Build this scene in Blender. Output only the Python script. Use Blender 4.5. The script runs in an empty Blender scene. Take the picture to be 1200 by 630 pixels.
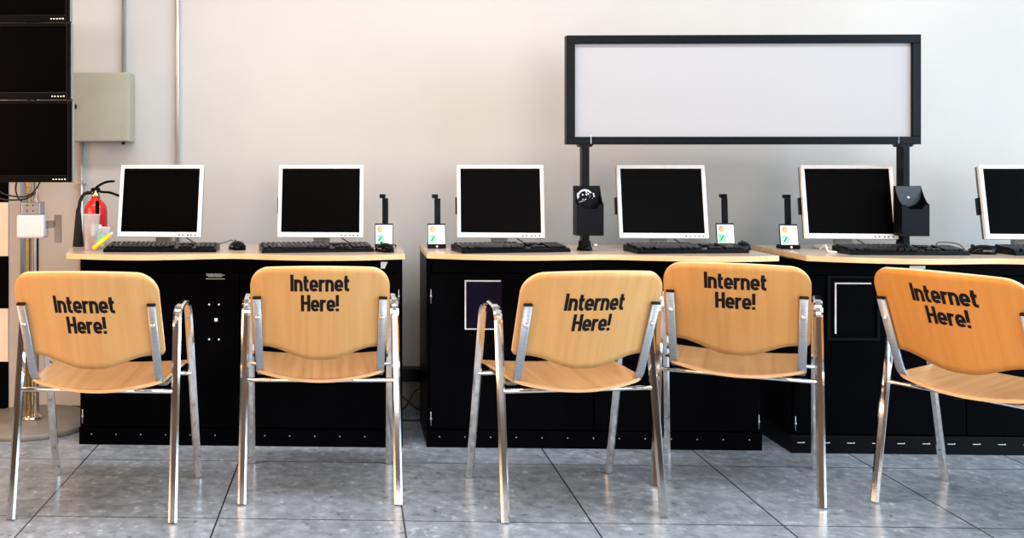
import bpy, bmesh, math, random
from mathutils import Vector, Matrix
PI = math.pi
R = math.radians
random.seed(4)
S = bpy.context.scene
C = S.collection

# ------------------------------------------------------------------ camera
cd = bpy.data.cameras.new('camera')
cam = bpy.data.objects.new('camera', cd)
C.objects.link(cam)
cam.location = (0, 0, 1.12)
cam.rotation_euler = (PI/2, 0, 0.0353)
cd.sensor_width = 36.0
cd.lens = 36.0 * 1121.5 / 1200
cd.shift_x = (600 - 371) / 1200
cd.shift_y = -(315 - 193.3) / 1200
cd.clip_start = 0.05
S.camera = cam

# ------------------------------------------------------------------ world, lights, exposure
W = bpy.data.worlds.new('world')
S.world = W
W.use_nodes = True
wb = W.node_tree.nodes['Background']
wb.inputs[0].default_value = (0.80, 0.90, 1.0, 1)
wb.inputs[1].default_value = 0.6

def area(name, loc, target, sx, sy, power, col, spread=180):
    l = bpy.data.lights.new(name, 'AREA')
    l.shape = 'RECTANGLE'; l.size = sx; l.size_y = sy
    l.energy = power; l.color = col; l.spread = R(spread)
    o = bpy.data.objects.new(name, l)
    C.objects.link(o)
    o.location = loc
    d = Vector(target) - Vector(loc)
    o.rotation_euler = d.to_track_quat('-Z', 'Y').to_euler()
    return o

# daylight through the tall windows: cool on the right, warm late sun glow on the left
area('daylight_right', (5.55, 0.7, 1.75), (0, 0.7, 1.75), 5.4, 2.3, 300, (0.64, 0.84, 1.0))
area('daylight_behind', (1.9, -3.75, 1.9), (1.9, 0, 1.9), 2.8, 2.2, 110, (0.96, 0.98, 1.0))
area('warm_daylight_left', (-4.35, 0.5, 1.6), (0, 0.5, 1.6), 5.0, 2.0, 200, (1.0, 0.52, 0.21))
area('added_wall_wash', (0.3, 2.5, 3.10), (0.3, 2.5, 0), 5.0, 0.4, 118, (0.97, 0.97, 1.0))  # unseen overhead strip, added to fade the wall from a bright top downward

# added strips behind the camera, unseen, mirrored in the chair legs
area('added_strip_white', (0.6, -0.7, 3.10), (0.6, -0.7, 0), 5.5, 0.35, 40, (1.0, 0.95, 0.88))
area('added_strip_warm', (0.4, -1.75, 3.10), (0.4, -1.75, 0), 5.5, 0.5, 45, (1.0, 0.62, 0.28))

S.view_settings.view_transform = 'Standard'
S.view_settings.look = 'None'
S.view_settings.gamma = 1
S.view_settings.use_curve_mapping = False
S.view_settings.exposure = 0.33

# ------------------------------------------------------------------ materials
def mat(name, col, rough=0.5, metal=0.0, spec=0.5, **kw):
    m = bpy.data.materials.new(name)
    m.use_nodes = True
    b = m.node_tree.nodes['Principled BSDF']
    b.inputs['Base Color'].default_value = (*col, 1)
    b.inputs['Roughness'].default_value = rough
    b.inputs['Metallic'].default_value = metal
    b.inputs['Specular IOR Level'].default_value = spec
    for k, v in kw.items():
        b.inputs[k.replace('_', ' ')].default_value = v
    return m

def nodes(m):
    return m.node_tree.nodes, m.node_tree.links, m.node_tree.nodes['Principled BSDF']

def noisy(m, c1, c2, scale=(1, 1, 1), nscale=8, detail=6, lo=0.35, hi=0.65, bump=0.0, rough=None):
    n, l, b = nodes(m)
    tc = n.new('ShaderNodeTexCoord'); mp = n.new('ShaderNodeMapping')
    mp.inputs['Scale'].default_value = scale
    l.new(tc.outputs['Object'], mp.inputs['Vector'])
    t = n.new('ShaderNodeTexNoise'); t.inputs['Scale'].default_value = nscale; t.inputs['Detail'].default_value = detail
    l.new(mp.outputs['Vector'], t.inputs['Vector'])
    r = n.new('ShaderNodeValToRGB')
    r.color_ramp.elements[0].position = lo; r.color_ramp.elements[0].color = (*c1, 1)
    r.color_ramp.elements[1].position = hi; r.color_ramp.elements[1].color = (*c2, 1)
    l.new(t.outputs['Fac'], r.inputs['Fac'])
    l.new(r.outputs['Color'], b.inputs['Base Color'])
    if bump:
        bp = n.new('ShaderNodeBump'); bp.inputs['Strength'].default_value = bump; bp.inputs['Distance'].default_value = 0.002
        l.new(t.outputs['Fac'], bp.inputs['Height']); l.new(bp.outputs['Normal'], b.inputs['Normal'])
    if rough:
        mr = n.new('ShaderNodeMapRange')
        mr.inputs['To Min'].default_value = rough[0]; mr.inputs['To Max'].default_value = rough[1]
        l.new(t.outputs['Fac'], mr.inputs['Value']); l.new(mr.outputs['Result'], b.inputs['Roughness'])
    return m

M = {}
M['wall'] = noisy(mat('wall_paint', (0.8, 0.77, 0.73), 0.8, spec=0.2), (0.475, 0.458, 0.430), (0.51, 0.490, 0.462), nscale=1.4, detail=5, bump=0.06)
M['ceiling'] = noisy(mat('ceiling_paint', (0.4, 0.38, 0.36), 0.9), (0.36, 0.34, 0.32), (0.44, 0.42, 0.40), nscale=2)
M['dull_wall'] = noisy(mat('hall_wall_paint', (0.10, 0.08, 0.06), 0.8), (0.07, 0.055, 0.04), (0.13, 0.10, 0.08), nscale=1.5)
M['frame_grey'] = noisy(mat('window_frame_paint', (0.2, 0.2, 0.2), 0.5), (0.16, 0.16, 0.16), (0.22, 0.22, 0.22))
M['black'] = noisy(mat('black_laminate', (0.001, 0.001, 0.0015), 0.35, spec=0.02), (0.0006, 0.0006, 0.0010), (0.0012, 0.0012, 0.0018), nscale=5, rough=(0.3, 0.42))
M['black_trim'] = noisy(mat('black_edging', (0.002, 0.002, 0.003), 0.35, spec=0.08), (0.0012, 0.0012, 0.002), (0.002, 0.002, 0.003), nscale=9)
M['black_metal'] = noisy(mat('black_powder_coat', (0.003, 0.0035, 0.005), 0.36, spec=0.09), (0.0022, 0.0026, 0.0038), (0.0036, 0.0042, 0.0058), nscale=60, bump=0.03)
M['black_plastic'] = noisy(mat('black_plastic', (0.0015, 0.0015, 0.002), 0.3, spec=0.10), (0.001, 0.001, 0.0015), (0.002, 0.002, 0.0025), nscale=80)
M['key_plastic'] = noisy(mat('key_plastic', (0.003, 0.003, 0.004), 0.3, spec=0.25), (0.0022, 0.0022, 0.003), (0.004, 0.004, 0.005), nscale=60)
M['screen'] = noisy(mat('dark_screen', (0.0006, 0.0006, 0.0008), 0.3, spec=0.03), (0.0005, 0.0005, 0.0006), (0.0008, 0.0008, 0.001), nscale=3)
M['silver'] = noisy(mat('silver_plastic', (0.74, 0.74, 0.75), 0.38), (0.72, 0.72, 0.73), (0.77, 0.77, 0.78), nscale=90)
M['grey_plastic'] = noisy(mat('grey_plastic', (0.10, 0.10, 0.11), 0.45), (0.08, 0.08, 0.09), (0.12, 0.12, 0.13), nscale=60)
M['stand_grey'] = noisy(mat('stand_plastic', (0.25, 0.26, 0.24), 0.4), (0.22, 0.23, 0.21), (0.28, 0.29, 0.27), nscale=60)
M['chrome'] = noisy(mat('polished_steel', (0.88, 0.86, 0.84), 0.07, metal=1.0), (0.87, 0.85, 0.83), (0.89, 0.87, 0.85), nscale=3, rough=(0.05, 0.10))
M['steel'] = noisy(mat('satin_steel', (0.36, 0.40, 0.45), 0.36, metal=0.6), (0.33, 0.37, 0.42), (0.39, 0.43, 0.48), scale=(1, 1, 8), nscale=25, rough=(0.28, 0.42))
M['white'] = noisy(mat('white_enamel', (0.62, 0.62, 0.63), 0.4), (0.60, 0.60, 0.61), (0.64, 0.64, 0.65), nscale=20)
M['board_white'] = noisy(mat('blank_sign_sheet', (0.37, 0.363, 0.368), 0.5, spec=0.2), (0.367, 0.36, 0.365), (0.375, 0.368, 0.373), nscale=2)
M['paper'] = noisy(mat('printed_paper', (0.85, 0.85, 0.84), 0.6), (0.83, 0.83, 0.82), (0.87, 0.87, 0.86), nscale=50)
M['print_grey'] = noisy(mat('grey_print', (0.35, 0.35, 0.38), 0.7), (0.33, 0.33, 0.36), (0.38, 0.38, 0.4), nscale=50)
M['print_white'] = noisy(mat('white_print', (0.6, 0.6, 0.6), 0.7), (0.5, 0.5, 0.5), (0.7, 0.7, 0.7), nscale=200)
M['print_pink'] = noisy(mat('pink_print', (0.8, 0.6, 0.68), 0.7), (0.78, 0.58, 0.66), (0.82, 0.62, 0.7), nscale=50)
M['print_green'] = noisy(mat('green_print', (0.25, 0.68, 0.42), 0.6), (0.22, 0.62, 0.40), (0.35, 0.76, 0.50), nscale=50)
M['print_dark'] = noisy(mat('dark_green_print', (0.02, 0.12, 0.06), 0.6), (0.02, 0.10, 0.05), (0.03, 0.14, 0.07), nscale=50)
M['skin_print'] = noisy(mat('portrait_skin_print', (0.74, 0.44, 0.30), 0.6), (0.70, 0.41, 0.28), (0.78, 0.48, 0.33), nscale=50)
M['hair_print'] = noisy(mat('portrait_hair_print', (0.50, 0.30, 0.08), 0.6), (0.40, 0.22, 0.06), (0.62, 0.40, 0.12), nscale=120)
M['text_black'] = noisy(mat('black_lettering', (0.006, 0.005, 0.005), 0.6, spec=0.2), (0.005, 0.004, 0.004), (0.008, 0.007, 0.006), nscale=60)
M['red'] = noisy(mat('red_enamel', (0.62, 0.015, 0.015), 0.25), (0.55, 0.012, 0.012), (0.68, 0.02, 0.02), nscale=15)
M['rubber'] = noisy(mat('black_rubber', (0.004, 0.004, 0.004), 0.55, spec=0.2), (0.003, 0.003, 0.003), (0.005, 0.005, 0.005), nscale=40)
M['brass'] = noisy(mat('brass', (0.75, 0.58, 0.28), 0.25, metal=1.0), (0.70, 0.54, 0.26), (0.80, 0.62, 0.30), nscale=30)
M['yellow'] = noisy(mat('yellow_plastic', (0.85, 0.50, 0.01), 0.35), (0.82, 0.46, 0.01), (0.88, 0.54, 0.015), nscale=30)
M['cable'] = noisy(mat('black_cable', (0.01, 0.01, 0.012), 0.5), (0.008, 0.008, 0.01), (0.013, 0.013, 0.015), nscale=60)
M['cable_white'] = noisy(mat('white_cable', (0.8, 0.8, 0.8), 0.4), (0.76, 0.76, 0.76), (0.84, 0.84, 0.84), nscale=60)
M['box_green'] = noisy(mat('grey_green_enamel', (0.35, 0.335, 0.255), 0.42), (0.33, 0.315, 0.24), (0.37, 0.355, 0.27), nscale=6)
M['pipe'] = noisy(mat('galvanised_pipe', (0.60, 0.58, 0.55), 0.35, metal=0.7), (0.45, 0.42, 0.38), (0.68, 0.66, 0.64), scale=(1, 1, 0.2), nscale=20)
M['cream'] = noisy(mat('cream_band', (0.80, 0.70, 0.55), 0.6), (0.78, 0.68, 0.53), (0.82, 0.72, 0.57), nscale=5)
M['dull_strip'] = noisy(mat('grey_edge_strip', (0.45, 0.42, 0.39), 0.6), (0.42, 0.39, 0.36), (0.48, 0.45, 0.42), nscale=5)
M['flap_lit'] = noisy(mat('black_flap_lit', (0.03, 0.035, 0.042), 0.45, spec=0.3), (0.026, 0.03, 0.037), (0.035, 0.04, 0.048), nscale=60, bump=0.03)
M['hatch_purple'] = noisy(mat('dark_purple_glass', (0.005, 0.003, 0.012), 0.3, spec=0.06), (0.004, 0.0025, 0.010), (0.006, 0.004, 0.016), nscale=10)
M['edge_white'] = noisy(mat('pale_fittings_and_glint', (0.70, 0.70, 0.72), 0.4), (0.66, 0.66, 0.68), (0.74, 0.74, 0.76), nscale=40)
M['stand_disc'] = noisy(mat('grey_base_plate', (0.20, 0.18, 0.16), 0.4), (0.17, 0.155, 0.135), (0.23, 0.21, 0.185), nscale=8, rough=(0.3, 0.5))
M['led'] = mat('indicator_led', (0.9, 0.8, 0.5), 0.4)
_n, _l, _b = nodes(M['led'])
_b.inputs['Emission Color'].default_value = (1.0, 0.85, 0.5, 1); _b.inputs['Emission Strength'].default_value = 1.2

def wood(name, c1, c2, c3, rough, grain):
    m = mat(name, c2, rough, spec=0.4)
    n, l, b = nodes(m)
    tc = n.new('ShaderNodeTexCoord'); mp = n.new('ShaderNodeMapping')
    mp.inputs['Scale'].default_value = grain
    l.new(tc.outputs['Object'], mp.inputs['Vector'])
    oi = n.new('ShaderNodeObjectInfo')
    sh = n.new('ShaderNodeVectorMath'); sh.operation = 'ADD'
    k = n.new('ShaderNodeVectorMath'); k.operation = 'SCALE'
    k.inputs[0].default_value = (37, 11, 5)
    l.new(oi.outputs['Random'], k.inputs['Scale'])
    l.new(mp.outputs['Vector'], sh.inputs[0]); l.new(k.outputs['Vector'], sh.inputs[1])
    t = n.new('ShaderNodeTexNoise'); t.inputs['Scale'].default_value = 1.0; t.inputs['Detail'].default_value = 5; t.inputs['Distortion'].default_value = 0.25
    l.new(sh.outputs['Vector'], t.inputs['Vector'])
    r = n.new('ShaderNodeValToRGB')
    e = r.color_ramp.elements
    e[0].position = 0.30; e[0].color = (*c1, 1)
    e[1].position = 0.72; e[1].color = (*c3, 1)
    x = e.new(0.5); x.color = (*c2, 1)
    l.new(t.outputs['Fac'], r.inputs['Fac']); l.new(r.outputs['Color'], b.inputs['Base Color'])
    return m
M['ply'] = wood('birch_plywood', (0.645, 0.345, 0.115), (0.685, 0.38, 0.135), (0.72, 0.415, 0.16), 0.33, (46, 6, 1.6))
M['ply_warm_lit'] = wood('birch_plywood_warm_lit', (0.62, 0.30, 0.085), (0.655, 0.33, 0.10), (0.69, 0.36, 0.12), 0.33, (46, 6, 1.6))  # birch with warm light painted in, deeper in the next one
M['ply_deep_warm_lit'] = wood('birch_plywood_deep_warm_lit', (0.64, 0.26, 0.045), (0.68, 0.285, 0.055), (0.71, 0.315, 0.07), 0.33, (46, 6, 1.6))
M['ply_seat'] = wood('birch_plywood_seat', (0.38, 0.19, 0.075), (0.44, 0.23, 0.095), (0.50, 0.27, 0.12), 0.28, (46, 1.6, 6))
M['ply_edge'] = wood('plywood_edge', (0.66, 0.40, 0.18), (0.74, 0.48, 0.24), (0.80, 0.56, 0.32), 0.4, (6, 6, 300))
M['top_lam'] = wood('beech_laminate', (0.44, 0.34, 0.255), (0.49, 0.385, 0.295), (0.53, 0.42, 0.33), 0.2, (3, 40, 40))
M['top_edge'] = wood('beech_edge_band', (0.66, 0.43, 0.22), (0.72, 0.48, 0.26), (0.78, 0.54, 0.31), 0.26, (4, 40, 40))

# glazed/clear plastic
def clear(name, tint, fac):
    m = bpy.data.materials.new(name); m.use_nodes = True
    n = m.node_tree.nodes; l = m.node_tree.links
    for x in list(n): n.remove(x)
    o = n.new('ShaderNodeOutputMaterial'); mx = n.new('ShaderNodeMixShader')
    tr = n.new('ShaderNodeBsdfTransparent'); tr.inputs[0].default_value = (*tint, 1)
    p = n.new('ShaderNodeBsdfPrincipled'); p.inputs['Base Color'].default_value = (0.8, 0.8, 0.8, 1); p.inputs['Roughness'].default_value = 0.12
    lw = n.new('ShaderNodeLayerWeight'); lw.inputs['Blend'].default_value = 0.35
    mr = n.new('ShaderNodeMapRange'); mr.inputs['To Min'].default_value = fac; mr.inputs['To Max'].default_value = 0.85
    l.new(lw.outputs['Facing'], mr.inputs['Value']); l.new(mr.outputs['Result'], mx.inputs[0])
    l.new(tr.outputs[0], mx.inputs[1]); l.new(p.outputs[0], mx.inputs[2]); l.new(mx.outputs[0], o.inputs[0])
    return m
M['clear'] = clear('clear_plastic', (0.93, 0.93, 0.93), 0.12)
M['cloudy'] = clear('cloudy_plastic', (0.9, 0.9, 0.88), 0.35)

# floor: grey mottled stone tiles, 0.589 m, thin dark joints
def floor_mat():
    m = mat('stone_tile_floor', (0.2, 0.2, 0.22), 0.25, spec=0.5)
    n, l, b = nodes(m)
    g = n.new('ShaderNodeNewGeometry'); sp = n.new('ShaderNodeSeparateXYZ')
    l.new(g.outputs['Position'], sp.inputs[0])
    def joint(out, off, w):
        a = n.new('ShaderNodeMath'); a.operation = 'SUBTRACT'; a.inputs[1].default_value = off - 0.5*0.5886
        l.new(out, a.inputs[0])
        d = n.new('ShaderNodeMath'); d.operation = 'DIVIDE'; d.inputs[1].default_value = 0.5886; l.new(a.outputs[0], d.inputs[0])
        f = n.new('ShaderNodeMath'); f.operation = 'FRACT'; l.new(d.outputs[0], f.inputs[0])
        s = n.new('ShaderNodeMath'); s.operation = 'SUBTRACT'; s.inputs[1].default_value = 0.5; l.new(f.outputs[0], s.inputs[0])
        ab = n.new('ShaderNodeMath'); ab.operation = 'ABSOLUTE'; l.new(s.outputs[0], ab.inputs[0])
        c = n.new('ShaderNodeMath'); c.operation = 'LESS_THAN'; c.inputs[1].default_value = w / 0.5886; l.new(ab.outputs[0], c.inputs[0])
        fl = n.new('ShaderNodeMath'); fl.operation = 'FLOOR'; l.new(d.outputs[0], fl.inputs[0])
        return c.outputs[0], fl.outputs[0]
    jx, ix = joint(sp.outputs['X'], -1.0093, 0.0028)
    jy, iy = joint(sp.outputs['Y'], 3.0235, 0.0026)
    mxm = n.new('ShaderNodeMath'); mxm.operation = 'MAXIMUM'; l.new(jx, mxm.inputs[0]); l.new(jy, mxm.inputs[1])
    cb = n.new('ShaderNodeCombineXYZ'); l.new(ix, cb.inputs[0]); l.new(iy, cb.inputs[1])
    wn = n.new('ShaderNodeTexWhiteNoise'); l.new(cb.outputs[0], wn.inputs['Vector'])
    sc = n.new('ShaderNodeVectorMath'); sc.operation = 'SCALE'; sc.inputs['Scale'].default_value = 13.0; l.new(wn.outputs['Color'], sc.inputs[0])
    ad = n.new('ShaderNodeVectorMath'); ad.operation = 'ADD'; l.new(g.outputs['Position'], ad.inputs[0]); l.new(sc.outputs[0], ad.inputs[1])
    mp = n.new('ShaderNodeMapping'); mp.inputs['Scale'].default_value = (0.78, 0.75, 1); l.new(ad.outputs[0], mp.inputs['Vector'])
    n1 = n.new('ShaderNodeTexNoise'); n1.inputs['Scale'].default_value = 4.5; n1.inputs['Detail'].default_value = 8; n1.inputs['Roughness'].default_value = 0.65
    n2 = n.new('ShaderNodeTexNoise'); n2.inputs['Scale'].default_value = 25; n2.inputs['Detail'].default_value = 5; n2.inputs['Roughness'].default_value = 0.6
    for q in (n1, n2): l.new(mp.outputs['Vector'], q.inputs['Vector'])
    r1 = n.new('ShaderNodeValToRGB'); e = r1.color_ramp.elements
    e[0].position = 0.33; e[0].color = (0.205, 0.236, 0.270, 1); e[1].position = 0.68; e[1].color = (0.262, 0.300, 0.342, 1)
    l.new(n1.outputs['Fac'], r1.inputs['Fac'])
    r2 = n.new('ShaderNodeValToRGB'); e = r2.color_ramp.elements
    e[0].position = 0.27; e[0].color = (0.70, 0.70, 0.71, 1); e[1].position = 0.70; e[1].color = (1.32, 1.30, 1.27, 1)
    for ps, v in ((0.42, 0.88), (0.57, 1.10)):
        x = e.new(ps); x.color = (v, v, v, 1)
    l.new(n2.outputs['Fac'], r2.inputs['Fac'])
    mu = n.new('ShaderNodeMix'); mu.data_type = 'RGBA'; mu.blend_type = 'MULTIPLY'; mu.inputs[0].default_value = 1
    l.new(r1.outputs['Color'], mu.inputs[6]); l.new(r2.outputs['Color'], mu.inputs[7])
    n3 = n.new('ShaderNodeTexNoise'); n3.inputs['Scale'].default_value = 44; n3.inputs['Detail'].default_value = 3; n3.inputs['Roughness'].default_value = 0.5
    l.new(mp.outputs['Vector'], n3.inputs['Vector'])
    r3 = n.new('ShaderNodeValToRGB'); e = r3.color_ramp.elements
    e[0].position = 0.25; e[0].color = (0.45, 0.46, 0.48, 1); e[1].position = 0.74; e[1].color = (1.75, 1.68, 1.60, 1)
    for ps, v in ((0.36, 0.94), (0.60, 1.03)):
        x = e.new(ps); x.color = (v, v, v, 1)
    l.new(n3.outputs['Fac'], r3.inputs['Fac'])
    mu3 = n.new('ShaderNodeMix'); mu3.data_type = 'RGBA'; mu3.blend_type = 'MULTIPLY'; mu3.inputs[0].default_value = 1
    l.new(mu.outputs[2], mu3.inputs[6]); l.new(r3.outputs['Color'], mu3.inputs[7]); mu = mu3
    mj = n.new('ShaderNodeMix'); mj.data_type = 'RGBA'
    l.new(mxm.outputs[0], mj.inputs[0]); l.new(mu.outputs[2], mj.inputs[6]); mj.inputs[7].default_value = (0.03, 0.032, 0.04, 1)
    l.new(mj.outputs[2], b.inputs['Base Color'])
    mr = n.new('ShaderNodeMapRange'); mr.inputs['To Min'].default_value = 0.15; mr.inputs['To Max'].default_value = 0.28
    l.new(n1.outputs['Fac'], mr.inputs['Value']); l.new(mr.outputs['Result'], b.inputs['Roughness'])
    bp = n.new('ShaderNodeBump'); bp.inputs['Strength'].default_value = 0.04; bp.inputs['Distance'].default_value = 0.002
    l.new(n2.outputs['Fac'], bp.inputs['Height']); l.new(bp.outputs['Normal'], b.inputs['Normal'])
    return m
M['floor'] = floor_mat()

# ------------------------------------------------------------------ mesh helpers
class MB:
    def __init__(s): s.bm = bmesh.new()
    def _new(s, verts):
        return [s.bm.verts.new(v) for v in verts]
    def box(s, x0, x1, y0, y1, z0, z1, bev=0.0, mtx=None, seg=2):
        t = bmesh.new()
        vs = [t.verts.new((x, y, z)) for x in (x0, x1) for y in (y0, y1) for z in (z0, z1)]
        for f in ((0,1,3,2),(4,6,7,5),(0,4,5,1),(2,3,7,6),(0,2,6,4),(1,5,7,3)):
            t.faces.new([vs[i] for i in f])
        if bev: bmesh.ops.bevel(t, geom=list(t.edges), offset=bev, segments=seg, profile=0.5, affect='EDGES')
        s.add(t, mtx)
        return s
    def add(s, t, mtx=None):
        if mtx is not None: bmesh.ops.transform(t, matrix=mtx, verts=t.verts)
        mp = {}
        for v in t.verts: mp[v] = s.bm.verts.new(v.co)
        for f in t.faces:
            try:
                nf = s.bm.faces.new([mp[v] for v in f.verts]); nf.material_index = f.material_index; nf.smooth = f.smooth
            except ValueError: pass
        t.free()
    def prism(s, pts, axis, a, b, bev=0.0, mtx=None):
        """outline pts extruded along axis from a to b"""
        t = bmesh.new()
        def P(p, w):
            return {'x': (w, p[0], p[1]), 'y': (p[0], w, p[1]), 'z': (p[0], p[1], w)}[axis]
        A = [t.verts.new(P(p, a)) for p in pts]; B = [t.verts.new(P(p, b)) for p in pts]
        t.faces.new(A); t.faces.new(B[::-1])
        k = len(pts)
        for i in range(k):
            t.faces.new([A[(i+1) % k], A[i], B[i], B[(i+1) % k]])
        if bev: bmesh.ops.bevel(t, geom=list(t.edges), offset=bev, segments=2, profile=0.5, affect='EDGES')
        s.add(t, mtx)
        return s
    def lathe(s, prof, seg=24, mtx=None, cap=True):
        t = bmesh.new(); rings = []
        for r, z in prof:
            rings.append([t.verts.new((r*math.cos(2*PI*i/seg), r*math.sin(2*PI*i/seg), z)) for i in range(seg)])
        for a, b in zip(rings, rings[1:]):
            for i in range(seg):
                f = t.faces.new([a[i], a[(i+1) % seg], b[(i+1) % seg], b[i]]); f.smooth = True
        if cap:
            t.faces.new(rings[0][::-1]); t.faces.new(rings[-1])
        s.add(t, mtx)
        return s
    def sweep(s, path, prof, side=None, smooth=True):
        """profile (a along 'side', b along the other) swept along a path"""
        pts = [Vector(p) for p in path]; t = bmesh.new(); rings = []
        k = len(pts); prev = None
        for i, p in enumerate(pts):
            if i == 0: d = pts[1]-p
            elif i == k-1: d = p-pts[i-1]
            else: d = (pts[i+1]-p).normalized() + (p-pts[i-1]).normalized()
            d.normalize()
            sv = Vector(side) if side else (prev if prev else (Vector((0,0,1)) if abs(d.z) < .9 else Vector((1,0,0))))
            sv = (sv - d*sv.dot(d)).normalized()
            prev = sv
            o = d.cross(sv)
            rings.append([t.verts.new(p + sv*a + o*b) for a, b in prof])
        m = len(prof)
        for A, B in zip(rings, rings[1:]):
            for i in range(m):
                f = t.faces.new([A[i], A[(i+1) % m], B[(i+1) % m], B[i]]); f.smooth = smooth
        t.faces.new(rings[0][::-1]); t.faces.new(rings[-1])
        bmesh.ops.recalc_face_normals(t, faces=t.faces)
        s.add(t)
        return s
    def tube(s, path, r, seg=10):
        return s.sweep(path, [(r*math.cos(2*PI*i/seg), r*math.sin(2*PI*i/seg)) for i in range(seg)])
    def build(s, name, m, parent=None, smooth=False, loc=None):
        me = bpy.data.meshes.new(name)
        bmesh.ops.recalc_face_normals(s.bm, faces=s.bm.faces)
        s.bm.to_mesh(me); s.bm.free()
        for x in (m if isinstance(m, (list, tuple)) else [m]): me.materials.append(x)
        if smooth:
            for p in me.polygons: p.use_smooth = True
        o = bpy.data.objects.new(name, me); C.objects.link(o)
        if parent: o.parent = parent
        if loc: o.location = loc
        return o

def rrect(w, h, r, n=4):
    out = []
    for cx, cy, a in ((w/2-r, h/2-r, 0), (-w/2+r, h/2-r, 90), (-w/2+r, -h/2+r, 180), (w/2-r, -h/2+r, 270)):
        for i in range(n+1):
            t = R(a + 90*i/n); out.append((cx + r*math.cos(t), cy + r*math.sin(t)))
    return out

def smooth_path(ctrl, n=8):
    """Catmull-Rom through the control points"""
    P = [Vector(p) for p in ctrl]; P = [2*P[0]-P[1]] + P + [2*P[-1]-P[-2]]
    out = []
    for i in range(1, len(P)-2):
        for j in range(n):
            t = j/n; a, b, c, d = P[i-1], P[i], P[i+1], P[i+2]
            out.append(0.5*((2*b) + (c-a)*t + (2*a-5*b+4*c-d)*t*t + (3*b-a-3*c+d)*t**3))
    out.append(P[-2])
    return out

def fillet(ctrl, r, n=6):
    P = [Vector(p) for p in ctrl]; out = [P[0]]
    for i in range(1, len(P)-1):
        a = (P[i-1]-P[i]); b = (P[i+1]-P[i])
        rr = r[i-1] if isinstance(r, (list, tuple)) else r
        u = P[i] + a.normalized()*min(rr, a.length*.49); v = P[i] + b.normalized()*min(rr, b.length*.49)
        for j in range(n+1):
            t = j/n; out.append(u*(1-t)**2 + P[i]*2*t*(1-t) + v*t*t)
    out.append(P[-1])
    return out

def tag(o, label=None, cat=None, group=None, kind=None):
    if label: o['label'] = label
    if cat: o['category'] = cat
    if group: o['group'] = group
    if kind: o['kind'] = kind
    return o

def thing(name, label, cat, loc=(0, 0, 0), rz=0.0, group=None):
    o = bpy.data.objects.new(name, None); o.empty_display_size = 0.05
    C.objects.link(o); o.location = loc; o.rotation_euler = (0, 0, rz)
    return tag(o, label, cat, group)

def dup(root, loc, rz, label):
    r = root.copy(); C.objects.link(r); r.location = loc; r.rotation_euler = (0, 0, rz); r['label'] = label
    for ch in list(root.children):
        c = ch.copy(); C.objects.link(c); c.parent = r
        for g in list(ch.children):
            d = g.copy(); C.objects.link(d); d.parent = c
    return r

def struct(o): o['kind'] = 'structure'; return o

# ------------------------------------------------------------------ the setting
WY = 4.40                                           # wall behind the desks
XL, XR, YF, ZC = -4.6, 5.8, -4.0, 3.2
struct(MB().box(XL-.3, XR+.3, YF-.3, WY+.3, -0.12, 0).build('floor', M['floor']))
struct(MB().box(XL-.3, XR+.3, YF-.3, WY+.3, ZC, ZC+.12).build('ceiling', M['ceiling']))
struct(MB().box(XL-.2, XR+.2, WY, WY+.15, 0, ZC).build('wall_back', M['wall']))
def wall_with_hole(name, ax, p0, p1, a0, a1, h0, h1, z0, z1, m):
    b = MB()
    for (u0, u1, w0, w1) in ((a0, h0, 0, ZC), (h1, a1, 0, ZC), (h0, h1, 0, z0), (h0, h1, z1, ZC)):
        if ax == 'x': b.box(p0, p1, u0, u1, w0, w1)
        else: b.box(u0, u1, p0, p1, w0, w1)
    struct(b.build(name, m))
def window(name, ax, p, h0, h1, z0, z1, nb):
    w = struct(bpy.data.objects.new(name, None)); C.objects.link(w)
    b = MB(); t = 0.05
    def bar(u0, u1, w0, w1):
        if ax == 'x': b.box(p-.03, p+.03, u0, u1, w0, w1)
        else: b.box(u0, u1, p-.03, p+.03, w0, w1)
    bar(h0, h1, z0, z0+t); bar(h0, h1, z1-t, z1)
    for i in range(nb+1):
        u = h0 + (h1-h0-t)*i/nb; bar(u, u+t, z0+t, z1-t)
    b.build('window_frame', M['frame_grey'], w)
wall_with_hole('wall_right', 'x', XR, XR+.15, YF, WY, -2.1, 3.5, 0.55, 2.95, M['dull_wall'])
wall_with_hole('wall_left', 'x', XL-.15, XL, YF, WY, -2.1, 3.1, 0.55, 2.65, M['dull_wall'])
wall_with_hole('wall_front', 'y', YF-.15, YF, XL, XR, 0.4, 3.4, 0.75, 3.05, M['dull_wall'])
window('window_1', 'x', XR+.07, -2.1, 3.5, 0.55, 2.95, 6)
window('window_2', 'x', XL-.07, -2.1, 3.1, 0.55, 2.65, 5)
window('window_3', 'y', YF-.07, 0.4, 3.4, 0.75, 3.05, 3)

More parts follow.
